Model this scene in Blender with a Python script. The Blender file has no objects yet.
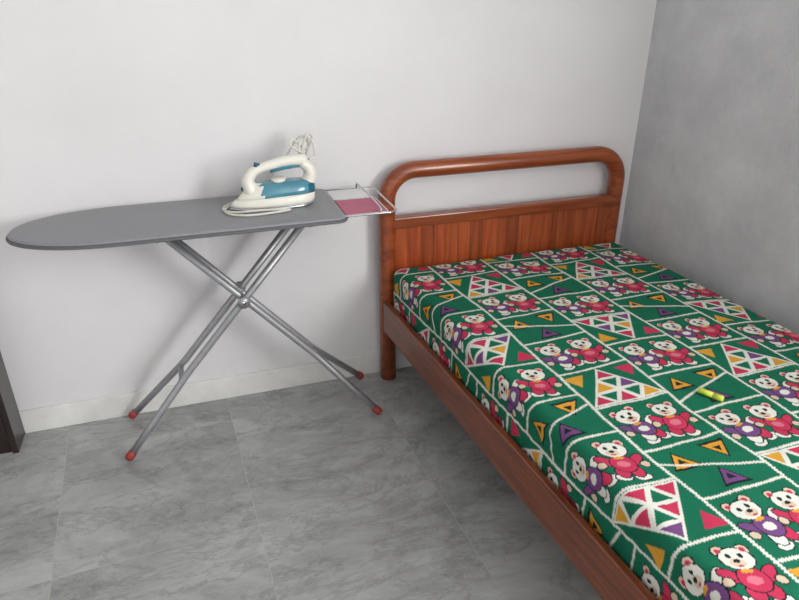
import bpy, bmesh, math
import numpy as np
from mathutils import Vector, Matrix

scene = bpy.context.scene
scene.view_settings.view_transform = 'Standard'
col = scene.collection

def srgb(r, g, b):
    def f(c):
        c /= 255.0
        return c/12.92 if c <= 0.04045 else ((c+0.055)/1.055)**2.4
    return (f(r), f(g), f(b), 1.0)

# ---------------------------------------------------------------- materials
def new_mat(name):
    m = bpy.data.materials.new(name)
    m.use_nodes = True
    nt = m.node_tree
    return m, nt, nt.nodes['Principled BSDF']

def plain(name, rgb, rough=0.5, metal=0.0, coat=0.0, noise=0.06, nscale=25, bump=0.0, trans=0.0):
    m, nt, p = new_mat(name)
    c = srgb(*rgb)
    n = nt.nodes.new('ShaderNodeTexNoise'); n.inputs['Scale'].default_value = nscale
    n.inputs['Detail'].default_value = 4
    tc = nt.nodes.new('ShaderNodeTexCoord')
    nt.links.new(tc.outputs['Object'], n.inputs['Vector'])
    r = nt.nodes.new('ShaderNodeValToRGB')
    r.color_ramp.elements[0].position = 0.3
    r.color_ramp.elements[1].position = 0.7
    r.color_ramp.elements[0].color = tuple(x*(1-noise) for x in c[:3])+(1,)
    r.color_ramp.elements[1].color = tuple(min(1, x*(1+noise)) for x in c[:3])+(1,)
    nt.links.new(n.outputs['Fac'], r.inputs['Fac'])
    nt.links.new(r.outputs['Color'], p.inputs['Base Color'])
    p.inputs['Roughness'].default_value = rough
    p.inputs['Metallic'].default_value = metal
    p.inputs['Coat Weight'].default_value = coat
    p.inputs['Transmission Weight'].default_value = trans
    if bump:
        b = nt.nodes.new('ShaderNodeBump'); b.inputs['Strength'].default_value = bump
        b.inputs['Distance'].default_value = 0.002
        nt.links.new(n.outputs['Fac'], b.inputs['Height'])
        nt.links.new(b.outputs['Normal'], p.inputs['Normal'])
    return m

def wall_mat(name, lo, hi, scale, bump, bscale=60, bdist=0.003):
    m, nt, p = new_mat(name)
    tc = nt.nodes.new('ShaderNodeTexCoord')
    n = nt.nodes.new('ShaderNodeTexNoise'); n.inputs['Scale'].default_value = scale
    n.inputs['Detail'].default_value = 8; n.inputs['Roughness'].default_value = 0.65
    nt.links.new(tc.outputs['Object'], n.inputs['Vector'])
    r = nt.nodes.new('ShaderNodeValToRGB')
    r.color_ramp.elements[0].position = 0.3; r.color_ramp.elements[1].position = 0.72
    r.color_ramp.elements[0].color = srgb(*lo); r.color_ramp.elements[1].color = srgb(*hi)
    nt.links.new(n.outputs['Fac'], r.inputs['Fac'])
    nt.links.new(r.outputs['Color'], p.inputs['Base Color'])
    n2 = nt.nodes.new('ShaderNodeTexNoise'); n2.inputs['Scale'].default_value = bscale
    n2.inputs['Detail'].default_value = 6; n2.inputs['Roughness'].default_value = 0.6
    nt.links.new(tc.outputs['Object'], n2.inputs['Vector'])
    b = nt.nodes.new('ShaderNodeBump'); b.inputs['Strength'].default_value = bump
    b.inputs['Distance'].default_value = bdist
    nt.links.new(n2.outputs['Fac'], b.inputs['Height'])
    nt.links.new(b.outputs['Normal'], p.inputs['Normal'])
    p.inputs['Roughness'].default_value = 0.75
    return m

def wood_mat(name, dark, light, rough=0.28, coat=0.35, axis='X', var=False):
    m, nt, p = new_mat(name)
    tc = nt.nodes.new('ShaderNodeTexCoord')
    mp = nt.nodes.new('ShaderNodeMapping')
    s = {'X': (1.5, 22, 22), 'Y': (22, 1.5, 22), 'Z': (22, 22, 1.5)}[axis]
    mp.inputs['Scale'].default_value = s
    nt.links.new(tc.outputs['Object'], mp.inputs['Vector'])
    n = nt.nodes.new('ShaderNodeTexNoise'); n.inputs['Scale'].default_value = 2.2
    n.inputs['Detail'].default_value = 6; n.inputs['Distortion'].default_value = 0.6
    nt.links.new(mp.outputs['Vector'], n.inputs['Vector'])
    r = nt.nodes.new('ShaderNodeValToRGB')
    r.color_ramp.elements[0].position = 0.3; r.color_ramp.elements[1].position = 0.7
    r.color_ramp.elements[0].color = srgb(*dark); r.color_ramp.elements[1].color = srgb(*light)
    nt.links.new(n.outputs['Fac'], r.inputs['Fac'])
    out = r.outputs['Color']
    if var:
        at = nt.nodes.new('ShaderNodeAttribute'); at.attribute_name = 'tint'
        mx = nt.nodes.new('ShaderNodeMix'); mx.data_type = 'RGBA'; mx.blend_type = 'MULTIPLY'
        mx.inputs[0].default_value = 1.0
        nt.links.new(out, mx.inputs[6]); nt.links.new(at.outputs['Color'], mx.inputs[7])
        out = mx.outputs[2]
    nt.links.new(out, p.inputs['Base Color'])
    p.inputs['Roughness'].default_value = rough
    p.inputs['Coat Weight'].default_value = coat
    p.inputs['Coat Roughness'].default_value = 0.15
    return m

def floor_mat():
    m, nt, p = new_mat('marble_tiles')
    L = nt.links.new
    tc = nt.nodes.new('ShaderNodeTexCoord')
    mp = nt.nodes.new('ShaderNodeMapping')
    mp.inputs['Rotation'].default_value = (0, 0, math.radians(-2.8))
    mp.inputs['Location'].default_value = (-0.139, -0.42, 0)
    L(tc.outputs['Object'], mp.inputs['Vector'])
    br = nt.nodes.new('ShaderNodeTexBrick')
    br.offset = 0.0; br.squash = 1.0
    br.inputs['Scale'].default_value = 1.0
    br.inputs['Brick Width'].default_value = 0.6
    br.inputs['Row Height'].default_value = 0.6
    br.inputs['Mortar Size'].default_value = 0.0013
    br.inputs['Mortar Smooth'].default_value = 0.3
    br.inputs['Color1'].default_value = (0, 0, 0, 1)
    br.inputs['Color2'].default_value = (1, 1, 1, 1)
    L(mp.outputs['Vector'], br.inputs['Vector'])
    off = nt.nodes.new('ShaderNodeVectorMath'); off.operation = 'MULTIPLY_ADD'
    L(br.outputs['Color'], off.inputs[0]); off.inputs[1].default_value = (0.7, 1.1, 0.9)
    L(tc.outputs['Object'], off.inputs[2])
    rot = nt.nodes.new('ShaderNodeMapping'); rot.inputs['Rotation'].default_value = (0, 0, 0.75)
    rot.inputs['Scale'].default_value = (1, 1.9, 1)
    L(off.outputs[0], rot.inputs['Vector'])
    n1 = nt.nodes.new('ShaderNodeTexNoise'); n1.inputs['Scale'].default_value = 2.6
    n1.inputs['Detail'].default_value = 12; n1.inputs['Roughness'].default_value = 0.72
    n1.inputs['Distortion'].default_value = 0.5
    L(rot.outputs['Vector'], n1.inputs['Vector'])
    r1 = nt.nodes.new('ShaderNodeValToRGB')
    e = r1.color_ramp.elements
    e[0].position = 0.28; e[0].color = srgb(130, 132, 131)
    e[1].position = 0.72; e[1].color = srgb(186, 187, 185)
    L(n1.outputs['Fac'], r1.inputs['Fac'])
    prev = r1.outputs['Color']
    for sc, wd, fac in ((1.6, 0.022, 0.5), (4.2, 0.016, 0.45)):
        n2 = nt.nodes.new('ShaderNodeTexNoise'); n2.inputs['Scale'].default_value = sc
        n2.inputs['Detail'].default_value = 10; n2.inputs['Roughness'].default_value = 0.66
        n2.inputs['Distortion'].default_value = 0.6
        L(rot.outputs['Vector'], n2.inputs['Vector'])
        r2 = nt.nodes.new('ShaderNodeValToRGB')
        e = r2.color_ramp.elements
        e[0].position = 0.5-wd; e[0].color = (1, 1, 1, 1)
        e[1].position = 0.5+wd; e[1].color = (1, 1, 1, 1)
        k = r2.color_ramp.elements.new(0.5); k.color = (0.62, 0.63, 0.64, 1)
        L(n2.outputs['Fac'], r2.inputs['Fac'])
        mx = nt.nodes.new('ShaderNodeMix'); mx.data_type = 'RGBA'; mx.blend_type = 'MULTIPLY'
        mx.inputs[0].default_value = fac
        L(prev, mx.inputs[6]); L(r2.outputs['Color'], mx.inputs[7])
        prev = mx.outputs[2]
    mx2 = nt.nodes.new('ShaderNodeMix'); mx2.data_type = 'RGBA'
    mf = nt.nodes.new('ShaderNodeMath'); mf.operation = 'MULTIPLY'; mf.inputs[1].default_value = 0.38
    L(br.outputs['Fac'], mf.inputs[0])
    L(mf.outputs[0], mx2.inputs[0])
    L(prev, mx2.inputs[6]); mx2.inputs[7].default_value = srgb(200, 186, 160)
    L(mx2.outputs[2], p.inputs['Base Color'])
    p.inputs['Roughness'].default_value = 0.2
    p.inputs['Specular IOR Level'].default_value = 0.5
    return m

M_wall = wall_mat('painted_wall', (216, 214, 215), (225, 223, 224), 1.6, 0.12)
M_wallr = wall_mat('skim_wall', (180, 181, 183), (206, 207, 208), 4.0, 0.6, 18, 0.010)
M_ceil = wall_mat('ceiling_paint', (225, 225, 224), (235, 235, 234), 1.6, 0.1)
M_floor = floor_mat()
M_base = wall_mat('marble_skirting', (212, 212, 208), (234, 234, 230), 5, 0.05)
M_wood = wood_mat('bed_wood', (108, 46, 18), (158, 78, 34))
M_woody = wood_mat('bed_wood_rail', (88, 40, 19), (132, 66, 33), axis='Y')
M_block = wood_mat('bed_wood_blocks', (128, 54, 26), (176, 88, 46), axis='Z', var=True)
M_dark = wood_mat('dark_cabinet_wood', (26, 17, 16), (46, 30, 26), axis='Z', coat=0.2)
M_slat = wood_mat('slat_wood', (150, 110, 70), (180, 140, 95), coat=0.0, rough=0.6)
M_tube = plain('grey_painted_steel', (160, 161, 164), rough=0.38, metal=0.55)
M_chrome = plain('chrome_wire', (215, 215, 218), rough=0.18, metal=1.0)
M_red = plain('red_rubber', (150, 50, 42), rough=0.5)
M_cover = plain('grey_cover', (132, 133, 136), rough=0.42, noise=0.12, nscale=180, bump=0.3)
M_edge = plain('grey_piping', (92, 93, 97), rough=0.6, nscale=180)
M_pink = plain('pink_pad', (186, 100, 122), rough=0.6)
M_white = plain('white_plastic', (226, 223, 212), rough=0.3, noise=0.02)
M_teal = plain('teal_plastic', (74, 134, 152), rough=0.18, noise=0.08, coat=0.4)
M_dteal = plain('dark_teal_plastic', (36, 92, 116), rough=0.25)
M_sole = plain('steel_sole', (190, 192, 195), rough=0.25, metal=1.0)
M_cord = plain('white_cord', (210, 207, 198), rough=0.55)
M_yel = plain('yellow_green_plastic', (190, 206, 70), rough=0.35)
M_glass = plain('frame_white', (230, 230, 230), rough=0.4)

# ---------------------------------------------------------------- helpers
def add_obj(name, me, mat=None, smooth=False):
    o = bpy.data.objects.new(name, me)
    col.objects.link(o)
    if mat is not None and len(me.materials) == 0:
        me.materials.append(mat)
    if smooth:
        for p in me.polygons:
            p.use_smooth = True
    return o

def empty(name, loc=(0, 0, 0)):
    e = bpy.data.objects.new(name, None)
    e.location = loc
    e.empty_display_size = 0.1
    col.objects.link(e)
    return e

def par(o, e):
    o.parent = e
    o.matrix_parent_inverse = Matrix.Translation(-e.location)
    return o

def box(name, lo, hi, mat, bevel=0.0, seg=2):
    bm = bmesh.new()
    bmesh.ops.create_cube(bm, size=1)
    for v in bm.verts:
        v.co = Vector([(lo[i]+hi[i])/2 + v.co[i]*(hi[i]-lo[i]) for i in range(3)])
    if bevel:
        bmesh.ops.bevel(bm, geom=bm.edges[:], offset=bevel, segments=seg, affect='EDGES', profile=0.5)
    me = bpy.data.meshes.new(name); bm.to_mesh(me); bm.free()
    return add_obj(name, me, mat)

def boxes(name, lst, mat, bevel=0.0):
    bm = bmesh.new()
    for lo, hi in lst:
        r = bmesh.ops.create_cube(bm, size=1)
        for v in r['verts']:
            v.co = Vector([(lo[i]+hi[i])/2 + v.co[i]*(hi[i]-lo[i]) for i in range(3)])
    if bevel:
        bmesh.ops.bevel(bm, geom=bm.edges[:], offset=bevel, segments=2, affect='EDGES', profile=0.5)
    me = bpy.data.meshes.new(name); bm.to_mesh(me); bm.free()
    return add_obj(name, me, mat)

# the right wall and the bed that stands along it run ~4 deg off square to the back wall
SK = 0.07
YB = 2.395
def skew(o, y0=YB):
    for v in o.data.vertices:
        v.co.x += SK*(y0-v.co.y)
    o.data.update()
    return o

def tube(name, pts, r, mat, seg=16, closed=False, flat=1.0, radii=None):
    pts = [Vector(p) for p in pts]
    n = len(pts)
    bm = bmesh.new()
    rings = []
    prev = None
    for i, p in enumerate(pts):
        if closed:
            t = (pts[(i+1) % n]-pts[i-1]).normalized()
        elif i == 0:
            t = (pts[1]-pts[0]).normalized()
        elif i == n-1:
            t = (pts[-1]-pts[-2]).normalized()
        else:
            t = ((pts[i+1]-p).normalized()+(p-pts[i-1]).normalized()).normalized()
        if prev is None:
            ref = Vector((0, 1, 0)) if abs(t.y) < 0.9 else Vector((0, 0, 1))
            u = (ref - t*ref.dot(t)).normalized()
        else:
            u = (prev - t*prev.dot(t)).normalized()
        prev = u
        w = t.cross(u)
        rr = radii[i] if radii else r
        rings.append([bm.verts.new(p + u*(math.cos(a)*rr) + w*(math.sin(a)*rr*flat))
                      for a in [2*math.pi*k/seg for k in range(seg)]])
    m = n if closed else n-1
    for i in range(m):
        A = rings[i]; B = rings[(i+1) % n]
        for k in range(seg):
            bm.faces.new((A[k], A[(k+1) % seg], B[(k+1) % seg], B[k]))
    if not closed:
        bm.faces.new(rings[0][::-1]); bm.faces.new(rings[-1])
    bmesh.ops.recalc_face_normals(bm, faces=bm.faces[:])
    me = bpy.data.meshes.new(name); bm.to_mesh(me); bm.free()
    return add_obj(name, me, mat, smooth=True)

def catmull(P, k=8, closed=False):
    P = [Vector(p) for p in P]
    n = len(P); out = []
    rng = range(n) if closed else range(n-1)
    for i in rng:
        if closed:
            a, b, c, d = P[i-1], P[i], P[(i+1) % n], P[(i+2) % n]
        else:
            a = P[max(i-1, 0)]; b = P[i]; c = P[i+1]; d = P[min(i+2, n-1)]
        for j in range(k):
            t = j/k
            out.append(0.5*((2*b)+(c-a)*t+(2*a-5*b+4*c-d)*t*t+(3*b-a-3*c+d)*t**3))
    if not closed:
        out.append(P[-1])
    return out

def loft(name, rings, mats, matfn=None, cap=True, smooth=True):
    bm = bmesh.new()
    R = [[bm.verts.new(p) for p in ring] for ring in rings]
    n = len(R[0])
    for i in range(len(R)-1):
        for k in range(n):
            bm.faces.new((R[i][k], R[i][(k+1) % n], R[i+1][(k+1) % n], R[i+1][k]))
    if cap:
        bm.faces.new(R[0][::-1]); bm.faces.new(R[-1])
    bmesh.ops.recalc_face_normals(bm, faces=bm.faces[:])
    me = bpy.data.meshes.new(name); bm.to_mesh(me); bm.free()
    for m in mats: me.materials.append(m)
    if matfn:
        for p in me.polygons:
            p.material_index = matfn(p.center)
    return add_obj(name, me, None, smooth=smooth)

# ---------------------------------------------------------------- room
XR = 1.87; XL = -1.7; YF = -1.9; H = 2.7
box('floor', (XL-0.1, YF-0.1, -0.1), (XR+0.5, YB+0.1, 0), M_floor)
box('ceiling', (XL-0.1, YF-0.1, H), (XR+0.5, YB+0.1, H+0.1), M_ceil)
box('wall_back', (XL-0.1, YB, 0), (XR+0.5, YB+0.1, H), M_wall)
box('wall_left', (XL-0.1, YF, 0), (XL, YB, H), M_wall)
box('wall_front', (XL-0.1, YF-0.1, 0), (XR+0.5, YF, H), M_wall)
WY0, WY1, WZ0, WZ1 = -1.5, 0.15, 0.95, 2.35
skew(boxes('wall_right', [((XR, YF, 0), (XR+0.1, YB, WZ0)), ((XR, YF, WZ1), (XR+0.1, YB, H)),
                     ((XR, YF, WZ0), (XR+0.1, WY0, WZ1)), ((XR, WY1, WZ0), (XR+0.1, YB, WZ1))], M_wallr))
skew(boxes('window_1', [((XR+0.03, WY0, WZ0), (XR+0.07, WY1, WZ0+0.05)), ((XR+0.03, WY0, WZ1-0.05), (XR+0.07, WY1, WZ1)),
                   ((XR+0.03, WY0, WZ0), (XR+0.07, WY0+0.05, WZ1)), ((XR+0.03, WY1-0.05, WZ0), (XR+0.07, WY1, WZ1)),
                   ((XR+0.03, (WY0+WY1)/2-0.025, WZ0), (XR+0.07, (WY0+WY1)/2+0.025, WZ1))], M_glass))
box('baseboard_back', (-0.735, YB-0.012, 0), (XR, YB, 0.1), M_base, bevel=0.002)
skew(box('baseboard_right', (XR-0.012, YF, 0), (XR, YB-0.012, 0.1), M_base, bevel=0.002))

# ---------------------------------------------------------------- cabinet at left edge
cab = empty('dark_wood_cabinet', (-1.1, 2.33, 0))
def cb(n, lo, hi, bev=0.002):
    return par(box(n, lo, hi, M_dark, bev), cab)
CX0, CX1, CY0, CY1 = -1.5, -0.735, 2.262, 2.39
cb('side_1', (CX1-0.02, CY0, 0.0), (CX1, CY1, 0.74))
cb('side_2', (CX0, CY0, 0.0), (CX0+0.02, CY1, 0.74))
cb('top', (CX0-0.01, CY0-0.006, 0.742), (CX1-0.002, CY1, 0.765))
cb('back', (CX0+0.02, CY1-0.01, 0.05), (CX1-0.02, CY1, 0.74))
cb('plinth', (CX0+0.02, CY0+0.012, 0), (CX1-0.02, CY0+0.03, 0.06))
cb('door_panel_1', (CX0+0.022, CY0+0.002, 0.065), ((CX0+CX1)/2-0.002, CY0+0.02, 0.738))
cb('door_panel_2', ((CX0+CX1)/2+0.002, CY0+0.002, 0.065), (CX1-0.022, CY0+0.02, 0.738))

# ---------------------------------------------------------------- bed frame
bed = empty('single_bed', (1.236, 1.3, 0))
xl, xr, yh, rt = 0.715, 1.757, 2.335, 0.033
def bp(o):
    return par(skew(o, yh), bed)
def arch(zt, R, y, z0=0.0):
    P = [(xl, y, z0), (xl, y, (z0+zt-R)/2), (xl, y, zt-R)]
    for i in range(1, 13):
        a = math.pi/2*i/12
        P.append((xl+R-R*math.cos(a), y, zt-R+R*math.sin(a)))
    for i in range(1, 8):
        P.append((xl+R+(xr-xl-2*R)*i/8, y, zt))
    for i in range(0, 13):
        a = math.pi/2*i/12
        P.append((xr-R+R*math.sin(a), y, zt-R+R*math.cos(a)))
    P += [(xr, y, (z0+zt-R)/2), (xr, y, z0)]
    return P
bp(tube('headboard_arch', arch(0.917, 0.115, yh), rt, M_wood, seg=24))
bp(box('headboard_top_rail', (xl+0.02, yh-0.026, 0.69), (xr-0.02, yh+0.022, 0.735), M_wood, bevel=0.006))
bp(box('headboard_bottom_rail', (xl+0.02, yh-0.02, 0.33), (xr-0.02, yh+0.02, 0.44), M_wood, bevel=0.004))
rng = np.random.default_rng(4)
bm = bmesh.new()
tl = bm.loops.layers.float_color.new('tint')
x0, x1 = xl+0.028, xr-0.028
nb = 18
for i in range(nb):
    a = x0+(x1-x0)*i/nb; b = x0+(x1-x0)*(i+1)/nb
    t = 0.55+0.55*rng.random(); g = 0.9+0.15*rng.random()
    r = bmesh.ops.create_cube(bm, size=1)
    lo = (a+0.0006, yh-0.013, 0.43); hi = (b-0.0006, yh+0.013, 0.695)
    fs = set()
    for v in r['verts']:
        v.co = Vector([(lo[k]+hi[k])/2+v.co[k]*(hi[k]-lo[k]) for k in range(3)])
        fs.update(v.link_faces)
    for f in fs:
        for l in f.loops: l[tl] = (t, t*g, t*g, 1)
me = bpy.data.meshes.new('headboard_blocks'); bm.to_mesh(me); bm.free()
bp(add_obj('headboard_blocks', me, M_block))
bp(box('side_rail_1', (0.684, 0.30, 0.25), (0.710, yh-0.03, 0.385), M_woody, bevel=0.006))
bp(box('side_rail_2', (1.768, 0.30, 0.25), (1.794, yh-0.03, 0.385), M_woody, bevel=0.006))
bp(boxes('slats', [((0.71, 0.42+i*0.17, 0.34), (1.768, 0.50+i*0.17, 0.358)) for i in range(11)], M_slat))
bp(tube('footboard_arch', arch(0.50, 0.1, 0.27), rt, M_wood, seg=24))
bp(box('footboard_rail', (xl+0.02, 0.25, 0.25), (xr-0.02, 0.29, 0.385), M_wood, bevel=0.004))

# ---------------------------------------------------------------- mattress with printed sheet
MX0, MX1, MY0, MY1, MZ0, MZ1 = 0.716, 1.764, 0.325, 2.295, 0.358, 0.535
rad = 0.035
def build_mattress():
    step = 0.0024
    side = (MZ1-MZ0) - rad + rad*math.pi/2
    ix0, ix1, iy0, iy1 = MX0+rad, MX1-rad, MY0+rad, MY1-rad
    us = np.linspace(ix0-side, ix1+side, int((ix1-ix0+2*side)/step))
    vs = np.linspace(iy0-side, iy1+side, int((iy1-iy0+2*side)/step))
    U, V = np.meshgrid(us, vs)
    cx = np.clip(U, ix0, ix1); cy = np.clip(V, iy0, iy1)
    du = U-cx; dv = V-cy
    d = np.maximum(np.abs(du), np.abs(dv))
    L = np.sqrt(du*du+dv*dv)+1e-9
    ang = np.minimum(d/rad, math.pi/2)
    rr = rad*np.sin(ang)
    X = cx+du/L*rr; Y = cy+dv/L*rr
    Z = MZ1-rad*(1-np.cos(ang))-np.maximum(0, d-rad*math.pi/2)
    edge = np.minimum(np.minimum(X-MX0, MX1-X), np.minimum(Y-MY0, MY1-Y))
    k = np.clip(edge/0.25, 0, 1)
    w = (np.sin(X*9+3*np.sin(Y*3.1))*np.sin(Y*6.3+1.7*np.sin(X*4)))*0.0035
    w += 0.0018*np.sin(28*(X*0.5+Y)+3*np.sin(Y*5+X*7))*np.clip(np.sin(Y*4.3+X*3), 0, 1)
    w += 0.0012*np.sin(55*(X-0.35*Y)+4*np.sin(Y*6))*np.clip(np.sin(Y*7.3-X*5), 0, 1)
    Z = Z + np.where(d < rad*1.2, w, 0) + 0.008*k
    sd = np.clip((d-rad)/0.05, 0, 1)
    sw = 0.003*np.sin((U+V)*40+3*np.sin((U-V)*13))
    X = X - np.sign(du)*np.abs(sw)*sd*(np.abs(du) >= np.abs(dv))
    X = X + SK*(yh-Y)
    # ---- print
    C = np.zeros(U.shape+(3,))
    def c(r, g, b): return np.array(srgb(r, g, b)[:3])
    GREEN = c(14, 98, 72); WHITE = c(208, 209, 199); RED = c(180, 48, 80); PUR = c(106, 66, 116)
    YEL = c(200, 146, 50); BLK = c(22, 30, 32); PINK = c(200, 108, 124); CRM = c(198, 178, 156)
    C[:] = GREEN
    Ud = U+0.006*np.sin(V*5+U*3)+0.003*np.sin(V*13)
    Vd = V+0.006*np.sin(U*6+V*2)+0.003*np.sin(U*15)
    PX, PY = 0.23, 0.367
    C0 = 0.865
    ci = np.floor((Ud-C0)/PX)
    u = Ud-C0-ci*PX-PX/2
    even = (ci % 2 == 0)
    yc = np.where(even, 1.475, 1.375)
    ri = np.floor((Vd-yc)/PY+0.5)
    v = Vd-yc-ri*PY
    inb = np.abs(v) < 0.094
    v2 = np.where(v > 0, v-PY/2, v+PY/2)
    ri2 = ri+np.where(v > 0, 1, 0)
    def saw(t): return np.abs((t % 1)-0.5)*2
    jx = 0.004*(saw(V/0.008)-0.5); jy = 0.004*(saw(U/0.008)-0.5)
    C[np.abs(np.abs(u)-0.115)+jx < 0.0042] = WHITE
    C[np.abs(np.abs(v)-0.094)+jy < 0.0038] = WHITE
    def bigtri(mask, uu, vv, up, seed, ramp, n=3, hw=0.112, hh=0.084):
        t = (vv*up+hh)/(2*hh)
        s = uu/(2*hw)+0.5
        b1 = s-t*0.5; b2 = 1-s-t*0.5
        ins = mask & (t > 0) & (b1 > 0) & (b2 > 0)
        a, b, cc_ = t*n, b1*n, b2*n
        ia, ib_, ic = np.floor(a), np.floor(b), np.floor(cc_)
        fa, fb, fc = a-ia, b-ib_, cc_-ic
        lw = 0.10
        line = (np.minimum(fa, 1-fa) < lw) | (np.minimum(fb, 1-fb) < lw) | (np.minimum(fc, 1-fc) < lw)
        upt = (ia+ib_+ic) > n-1.5
        h = ((ia*5+ib_*3+ic*11+ri2*2+seed) % len(ramp)).astype(int)
        C[ins & upt] = np.array(ramp)[h][ins & upt]
        C[ins & line] = WHITE
    typ = ((ri2+ci) % 2 == 0)
    def tri_mask(uu, vv, cx_, cy_, s, up=1):
        x = (uu-cx_)/s; y = (vv-cy_)/s*up
        return (y > -0.5) & (y < 0.5) & (np.abs(x) < (0.5-y)*0.62)
    pm = (~inb) & (np.abs(v2) < 0.086) & (np.abs(u) < 0.1105)
    bigtri(pm & typ & even, u, v2, 1, 1, [RED, RED, YEL, RED, PUR])
    bigtri(pm & typ & ~even, u, v2, -1, 3, [RED, PUR, RED, YEL, RED])
    for (a, b, s, up, cc) in [(-0.085, 0.042, 0.052, -1, YEL), (0.085, 0.042, 0.052, -1, RED)]:
        C[pm & typ & even & tri_mask(u, v2, a, b, s, up)] = cc
        C[pm & typ & ~even & tri_mask(u, v2, a, -b, s, -up)] = cc
    sm = pm & (~typ)
    for (a, b, s, up, cc) in [(-0.058, 0.038, 0.050, 1, YEL), (0.058, 0.038, 0.050, -1, YEL), (0.0, -0.042, 0.050, 1, PUR)]:
        C[sm & tri_mask(u, v2, a, b, s*1.3, up)] = BLK
        C[sm & tri_mask(u, v2, a, b, s, up)] = cc
        C[sm & tri_mask(u, v2, a, b-0.002*up, s*0.4, up)] = BLK
    # slanting white stitched line across the plain cells
    C[sm & (np.abs(v2+0.35*u*np.where(even, 1, -1))+jy < 0.0036)] = WHITE
    th = 0.16
    for (bx, by, shirt) in [(-0.050, 0.002, 0), (0.046, -0.004, 1)]:
        mir = 1 if bx < 0 else -1
        p = (u-bx)*mir; q = v-by
        pu = p*math.cos(th)+q*math.sin(th); pv = -p*math.sin(th)+q*math.cos(th)
        def ell(x, y, a, b, rot=0.0, grow=0.0):
            X_ = pu-x; Y_ = pv-y
            if rot:
                X2 = X_*math.cos(rot)+Y_*math.sin(rot); Y_ = -X_*math.sin(rot)+Y_*math.cos(rot); X_ = X2
            return ((X_/(a+grow))**2+(Y_/(b+grow))**2 < 1) & inb
        sc = PUR if shirt == 0 else RED
        pc = RED
        parts = [
            (-0.020, -0.064, 0.018, 0.011, 0.0, WHITE), (0.024, -0.062, 0.018, 0.011, 0.2, WHITE),
            (-0.016, -0.044, 0.015, 0.020, 0.0, WHITE if shirt == 0 else pc), (0.017, -0.044, 0.015, 0.020, 0.0, pc),
            (-0.035, -0.004, 0.012, 0.026, 0.7, sc), (0.036, -0.002, 0.012, 0.026, -0.8, WHITE if shirt == 0 else sc),
            (-0.049, -0.020, 0.010, 0.010, 0, CRM), (0.050, -0.014, 0.010, 0.010, 0, CRM),
            (0.0, -0.014, 0.028, 0.030, 0.0, sc),
            (-0.025, 0.060, 0.012, 0.012, 0.0, CRM), (0.025, 0.060, 0.012, 0.012, 0.0, CRM),
            (0.0, 0.038, 0.033, 0.027, 0.0, WHITE),
        ]
        for (x, y, a, b, r_, cc) in parts:
            C[ell(x, y, a, b, r_, 0.0028)] = BLK
            C[ell(x, y, a, b, r_)] = cc
        C[ell(-0.025, 0.060, 0.006, 0.006)] = RED
        C[ell(0.025, 0.060, 0.006, 0.006)] = RED
        C[ell(0.004, 0.027, 0.016, 0.011)] = CRM
        C[ell(0.004, 0.032, 0.007, 0.005)] = BLK
        C[ell(-0.011, 0.045, 0.005, 0.0065)] = BLK
        C[ell(0.013, 0.045, 0.005, 0.0065)] = BLK
        C[ell(0.004, 0.020, 0.007, 0.0025)] = RED
        C[ell(0.0, 0.007, 0.013, 0.005)] = YEL
        C[ell(0.0, -0.016, 0.015, 0.011)] = PINK if shirt else WHITE
    n0, n1 = U.shape
    verts = np.stack([X, Y, Z], -1).reshape(-1, 3)
    idx = np.arange(n0*n1).reshape(n0, n1)
    q = np.stack([idx[:-1, :-1], idx[:-1, 1:], idx[1:, 1:], idx[1:, :-1]], -1).reshape(-1, 4)
    me = bpy.data.meshes.new('printed_sheet')
    me.vertices.add(len(verts)); me.vertices.foreach_set('co', verts.ravel())
    me.loops.add(q.size); me.loops.foreach_set('vertex_index', q.ravel().astype(np.int32))
    me.polygons.add(len(q)); me.polygons.foreach_set('loop_start', np.arange(0, q.size, 4, dtype=np.int32))
    me.update(calc_edges=True)
    me.polygons.foreach_set('use_smooth', np.ones(len(q), dtype=bool))
    ca = me.color_attributes.new('print', 'FLOAT_COLOR', 'POINT')
    rgba = np.concatenate([C.reshape(-1, 3), np.ones((n0*n1, 1))], 1)
    ca.data.foreach_set('color', rgba.ravel().astype(np.float32))
    m, nt, p = new_mat('printed_cotton_sheet')
    at = nt.nodes.new('ShaderNodeAttribute'); at.attribute_name = 'print'
    nt.links.new(at.outputs['Color'], p.inputs['Base Color'])
    p.inputs['Roughness'].default_value = 0.85
    p.inputs['Specular IOR Level'].default_value = 0.2
    nz = nt.nodes.new('ShaderNodeTexNoise'); nz.inputs['Scale'].default_value = 14
    nz.inputs['Detail'].default_value = 4
    tc = nt.nodes.new('ShaderNodeTexCoord'); nt.links.new(tc.outputs['Object'], nz.inputs['Vector'])
    bp_ = nt.nodes.new('ShaderNodeBump'); bp_.inputs['Strength'].default_value = 0.5; bp_.inputs['Distance'].default_value = 0.01
    nt.links.new(nz.outputs['Fac'], bp_.inputs['Height']); nt.links.new(bp_.outputs['Normal'], p.inputs['Normal'])
    me.materials.append(m)
    return me
par(add_obj('mattress_printed_sheet', build_mattress()), bed)
bp(box('mattress_core', (MX0+0.010, MY0+0.010, MZ0+0.001), (MX1-0.010, MY1-0.010, MZ0+0.1), M_white))

# small yellow pen on the bed
pen = empty('yellow_marker_pen', (1.262, 1.143, 0.556))
d = Vector((0.016, -0.030, 0)).normalized()
c0 = Vector((1.262, 1.143, 0.5545))
par(tube('pen_barrel', [c0-d*0.030, c0-d*0.028, c0+d*0.012], 0.008, M_yel, radii=[0.006, 0.008, 0.008]), pen)
par(tube('pen_cap', [c0+d*0.012, c0+d*0.034, c0+d*0.037], 0.009, M_yel, radii=[0.009, 0.009, 0.006]), pen)

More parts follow.
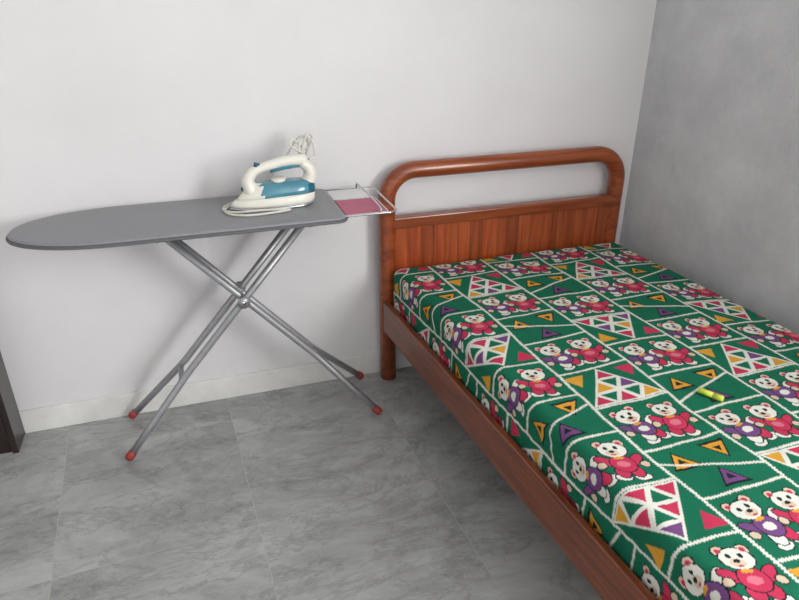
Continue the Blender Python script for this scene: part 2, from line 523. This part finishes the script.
# ---------------------------------------------------------------- ironing board
ib = empty('ironing_board', (0.0, 2.185, 0))
BX0, BX1, BYC, BHW, BZ = -0.558, 0.480, 2.187, 0.187, 0.867
def outline(grow=0.0):
    P = []
    nose = 0.34
    hw = BHW+grow
    x0 = BX0-grow; x1 = BX1+grow
    rc = 0.035
    for i in range(0, 7):
        a = -math.pi/2*(1-i/6.0)
        P.append((x1-rc+rc*math.cos(a), BYC-hw+rc+rc*math.sin(a)))
    for i in range(0, 7):
        a = math.pi/2*i/6.0
        P.append((x1-rc+rc*math.cos(a), BYC+hw-rc+rc*math.sin(a)))
    N = 40
    for i in range(0, N+1):
        a = math.pi/2+math.pi*i/N
        ca, sa = math.cos(a), math.sin(a)
        ex = 0.94
        P.append((x0+nose+nose*math.copysign(abs(ca)**ex, ca), BYC+hw*math.copysign(abs(sa)**ex, sa)))
    return P
def ring(z, g): return [(x, y, z) for x, y in outline(g)]
par(loft('board_cover', [ring(BZ-0.022, -0.012), ring(BZ-0.018, -0.002), ring(BZ-0.006, 0), ring(BZ-0.001, -0.005), ring(BZ, -0.012)], [M_cover, M_edge],
         matfn=lambda c: 1 if c.z < BZ-0.008 else 0), ib)
par(tube('cover_piping', [(x, y, BZ-0.014) for x, y in outline(0.001)], 0.005, M_edge, closed=True, seg=8), ib)
ZT = BZ-0.024
def leg(nm, xt, xf, sp, yft):
    def X(z): return xt+(xf-xt)*(ZT-z)/(ZT-0.014)
    for s, k in ((-1, 1), (1, 2)):
        yf = yft[0] if s < 0 else yft[1]
        ctrl = [(X(ZT-0.012), BYC+s*sp, ZT-0.012), (X(0.5), BYC+s*sp, 0.5), (X(0.29), BYC+s*sp, 0.29)]
        e = Vector((X(0.02), yf, 0.02)); b = Vector((X(0.26), BYC+s*sp*1.15, 0.26))
        pts = ctrl+[b, b+(e-b)*0.12, b+(e-b)*0.5, e]
        par(tube(f'{nm}_tube_{k}', pts, 0.0125, M_tube, seg=14), ib)
        dd = (e-b).normalized()
        par(tube(f'{nm}_foot_cap_{k}', [e-dd*0.03, e-dd*0.004, e+dd*0.004], 0.015, M_red, seg=14, radii=[0.0150, 0.0160, 0.012]), ib)
    par(tube(f'{nm}_cross_bar', [(X(0.27), BYC-sp-0.012, 0.27), (X(0.27), BYC+sp+0.012, 0.27)], 0.010, M_tube, seg=12), ib)
    par(tube(f'{nm}_top_bar', [(X(ZT-0.012), BYC-0.12, ZT-0.012), (X(ZT-0.012), BYC+0.12, ZT-0.012)], 0.009, M_tube, seg=12), ib)
leg('leg_a', -0.135, 0.60, 0.030, (2.065, 2.345))
leg('leg_b', 0.375, -0.35, 0.056, (2.075, 2.345))
px_, pz_ = 0.122, 0.553
par(tube('pivot_bolt', [(px_, BYC-0.075, pz_), (px_, BYC+0.075, pz_)], 0.008, M_chrome, seg=12), ib)
for s in (-1, 1):
    par(tube('pivot_plate_%d' % (1 if s < 0 else 2), [(px_, BYC+s*0.070, pz_), (px_, BYC+s*0.0735, pz_)], 0.022, M_tube, seg=20), ib)
par(boxes('under_rails', [((-0.30, BYC-0.05, BZ-0.034), (0.42, BYC-0.03, BZ-0.0225)), ((-0.30, BYC+0.03, BZ-0.034), (0.42, BYC+0.05, BZ-0.0225)),
                          ((-0.46, BYC-0.012, BZ-0.032), (-0.40, BYC+0.012, BZ-0.0225))], M_tube), ib)
zr = BZ-0.010
def rr_path(x0, x1, y0, y1, r, z):
    P = [(x0, y0, z)]
    for i in range(7):
        a = -math.pi/2+math.pi/2*i/6
        P.append((x1-r+r*math.cos(a), y0+r+r*math.sin(a), z))
    for i in range(7):
        a = math.pi/2*i/6
        P.append((x1-r+r*math.cos(a), y1-r+r*math.sin(a), z))
    P.append((x0, y1, z))
    return P
par(tube('rest_outer_wire', rr_path(0.46, 0.662, BYC-0.165, BYC+0.165, 0.035, zr+0.004), 0.0035, M_chrome, seg=10), ib)
par(tube('rest_inner_wire', rr_path(0.46, 0.632, BYC-0.150, BYC+0.03, 0.015, zr+0.002), 0.003, M_chrome, seg=10), ib)
par(tube('rest_stop_wire', [(0.60, BYC-0.163, zr+0.004), (0.60, BYC-0.163, zr+0.022), (0.60, BYC-0.05, zr+0.026), (0.60, BYC+0.163, zr+0.022), (0.60, BYC+0.163, zr+0.004)], 0.003, M_chrome, seg=10), ib)
par(box('rest_pad', (0.484, BYC-0.148, zr-0.004), (0.628, BYC+0.026, zr+0.003), M_pink, bevel=0.002), ib)

# ---------------------------------------------------------------- steam iron
iron = empty('steam_iron', (0.27, 2.215, BZ))
IZ = BZ+0.001
IX, IY = 0.268, 2.205
iron_parts = []
def ip(o):
    iron_parts.append(o); return o
def iro(L0, L1, hw, z, n=48, dz=None):
    P = []
    for i in range(n):
        a = 2*math.pi*i/n
        ca, sa = math.cos(a), math.sin(a)
        if ca > 0:
            x = L1*abs(ca)**0.55; y = hw*math.copysign(abs(sa)**0.8, sa)
        else:
            x = -L0*abs(ca)**1.0
            y = hw*math.copysign(abs(sa)**1.25, sa)
        zz = z+(dz(x) if dz else 0)
        P.append((IX+x, IY+y, zz))
    return P
ip(loft('soleplate', [iro(0.155, 0.115, 0.056, IZ), iro(0.158, 0.117, 0.058, IZ+0.003), iro(0.157, 0.116, 0.057, IZ+0.008)], [M_sole]))
def slope(k): return lambda x: -k*max(0, -x-0.02)
ip(loft('iron_skirt', [iro(0.154, 0.117, 0.056, IZ+0.009), iro(0.153, 0.122, 0.057, IZ+0.018), iro(0.146, 0.124, 0.055, IZ+0.033, dz=slope(0.05)), iro(0.138, 0.123, 0.051, IZ+0.040, dz=slope(0.08))],
         [M_white]))
ip(loft('water_tank', [iro(0.136, 0.124, 0.050, IZ+0.038, dz=slope(0.08)), iro(0.128, 0.126, 0.050, IZ+0.052, dz=slope(0.12)), iro(0.112, 0.124, 0.045, IZ+0.068, dz=slope(0.15)),
                        iro(0.094, 0.115, 0.034, IZ+0.078, dz=slope(0.1)), iro(0.07, 0.10, 0.02, IZ+0.081)],
         [M_teal, M_white, M_dteal], matfn=lambda c: 1 if c.x < IX-0.055 else (2 if c.x > IX+0.095 else 0)))
ip(tube('heel_column', catmull([(IX+0.095, IY, IZ+0.06), (IX+0.112, IY, IZ+0.085), (IX+0.108, IY, IZ+0.115), (IX+0.085, IY, IZ+0.135)], 6), 0.02, M_white, seg=20,
         radii=[0.030-0.008*i/18 for i in range(19)], flat=0.8))
hp = catmull([(IX-0.085, IY, IZ+0.055), (IX-0.092, IY, IZ+0.090), (IX-0.070, IY, IZ+0.118), (IX-0.02, IY, IZ+0.133), (IX+0.04, IY, IZ+0.143), (IX+0.10, IY, IZ+0.141)], 6)
ip(tube('handle', hp, 0.018, M_white, seg=20, radii=[0.028-0.012*min(1, i/14) + (0.005*max(0, (i-14)/16)) for i in range(len(hp))], flat=0.9))
ip(tube('handle_grip', [(IX-0.02, IY, IZ+0.121), (IX+0.03, IY, IZ+0.128), (IX+0.075, IY, IZ+0.131)], 0.013, M_teal, seg=16))
ip(tube('steam_button', [(IX-0.062, IY-0.0, IZ+0.132), (IX-0.058, IY, IZ+0.144)], 0.010, M_dteal, seg=16))
ip(tube('thermostat_dial', [(IX+0.005, IY, IZ+0.079), (IX+0.005, IY, IZ+0.090)], 0.024, M_white, seg=24))
ip(tube('spray_nozzle', [(IX-0.098, IY, IZ+0.066), (IX-0.116, IY, IZ+0.064)], 0.007, M_dteal, seg=14))
cr = BZ+0.0045
cord = catmull([(IX+0.112, IY, IZ+0.140), (IX+0.135, IY+0.01, IZ+0.150), (IX+0.135, IY+0.03, IZ+0.19), (IX+0.11, IY+0.05, IZ+0.205), (IX+0.09, IY+0.04, IZ+0.17), (IX+0.105, IY+0.045, IZ+0.13),
                (IX+0.13, IY+0.07, IZ+0.18), (IX+0.10, IY+0.085, IZ+0.195), (IX+0.03, IY+0.085, IZ+0.10), (IX-0.02, IY+0.085, cr+0.03), (IX-0.09, IY+0.065, cr), (IX-0.165, IY+0.02, cr),
                (IX-0.172, IY-0.045, cr), (IX-0.12, IY-0.085, cr), (IX-0.04, IY-0.088, cr), (IX+0.02, IY-0.082, cr+0.002),
                (IX-0.04, IY-0.075, cr+0.006), (IX-0.11, IY-0.058, cr+0.004), (IX-0.135, IY-0.045, cr), (IX-0.175, IY-0.02, cr), (IX-0.172, IY+0.03, cr), (IX-0.12, IY+0.085, cr)], 8)
ip(tube('power_cord', cord, 0.0038, M_cord, seg=8))
ip(tube('cord_sleeve', cord[0:9], 0.006, M_cord, seg=10))
ip(tube('cord_tie', catmull([(IX+0.10, IY+0.03, IZ+0.155), (IX+0.06, IY+0.03, IZ+0.185), (IX+0.075, IY+0.05, IZ+0.20), (IX+0.115, IY+0.05, IZ+0.165), (IX+0.14, IY+0.05, IZ+0.20), (IX+0.12, IY+0.04, IZ+0.215), (IX+0.10, IY+0.04, IZ+0.16)], 8), 0.0035, M_cord, seg=8))
S = Matrix.Translation((IX+0.014, IY, IZ)) @ Matrix.Rotation(math.radians(4), 4, 'Z') @ Matrix.Scale(1.05, 4) @ Matrix.Translation((-IX, -IY, -IZ))
for o in iron_parts:
    o.data.transform(S); par(o, iron)

# ---------------------------------------------------------------- lights
def area(name, loc, rot, sx, sy, power, colr):
    l = bpy.data.lights.new(name, 'AREA'); l.shape = 'RECTANGLE'; l.size = sx; l.size_y = sy
    l.energy = power; l.color = colr
    o = bpy.data.objects.new(name, l); o.location = loc; o.rotation_euler = rot
    col.objects.link(o); return o
wyc = (WY0+WY1)/2
area('window_daylight', (XR+SK*(YB-wyc)+0.04, wyc, (WZ0+WZ1)/2), (0, math.radians(90), math.atan(SK)), WZ1-WZ0-0.1, WY1-WY0-0.1, 130, (0.99, 0.99, 0.98))
w = bpy.data.worlds.new('World'); scene.world = w; w.use_nodes = True
nt = w.node_tree
sky = nt.nodes.new('ShaderNodeTexSky'); sky.sky_type = 'NISHITA'; sky.sun_disc = False
sky.sun_elevation = math.radians(40); sky.sun_rotation = math.radians(200)
nt.links.new(sky.outputs['Color'], nt.nodes['Background'].inputs['Color'])
nt.nodes['Background'].inputs['Strength'].default_value = 0.1

# ---------------------------------------------------------------- camera
cam = bpy.data.cameras.new('camera')
cam.sensor_width = 36; cam.lens = 650/799*36
co = bpy.data.objects.new('camera', cam)
co.location = (0, 0, 1.55)
co.rotation_euler = (math.radians(90-25.7), 0, math.radians(-18.2))
cam.clip_start = 0.02
col.objects.link(co); scene.camera = co
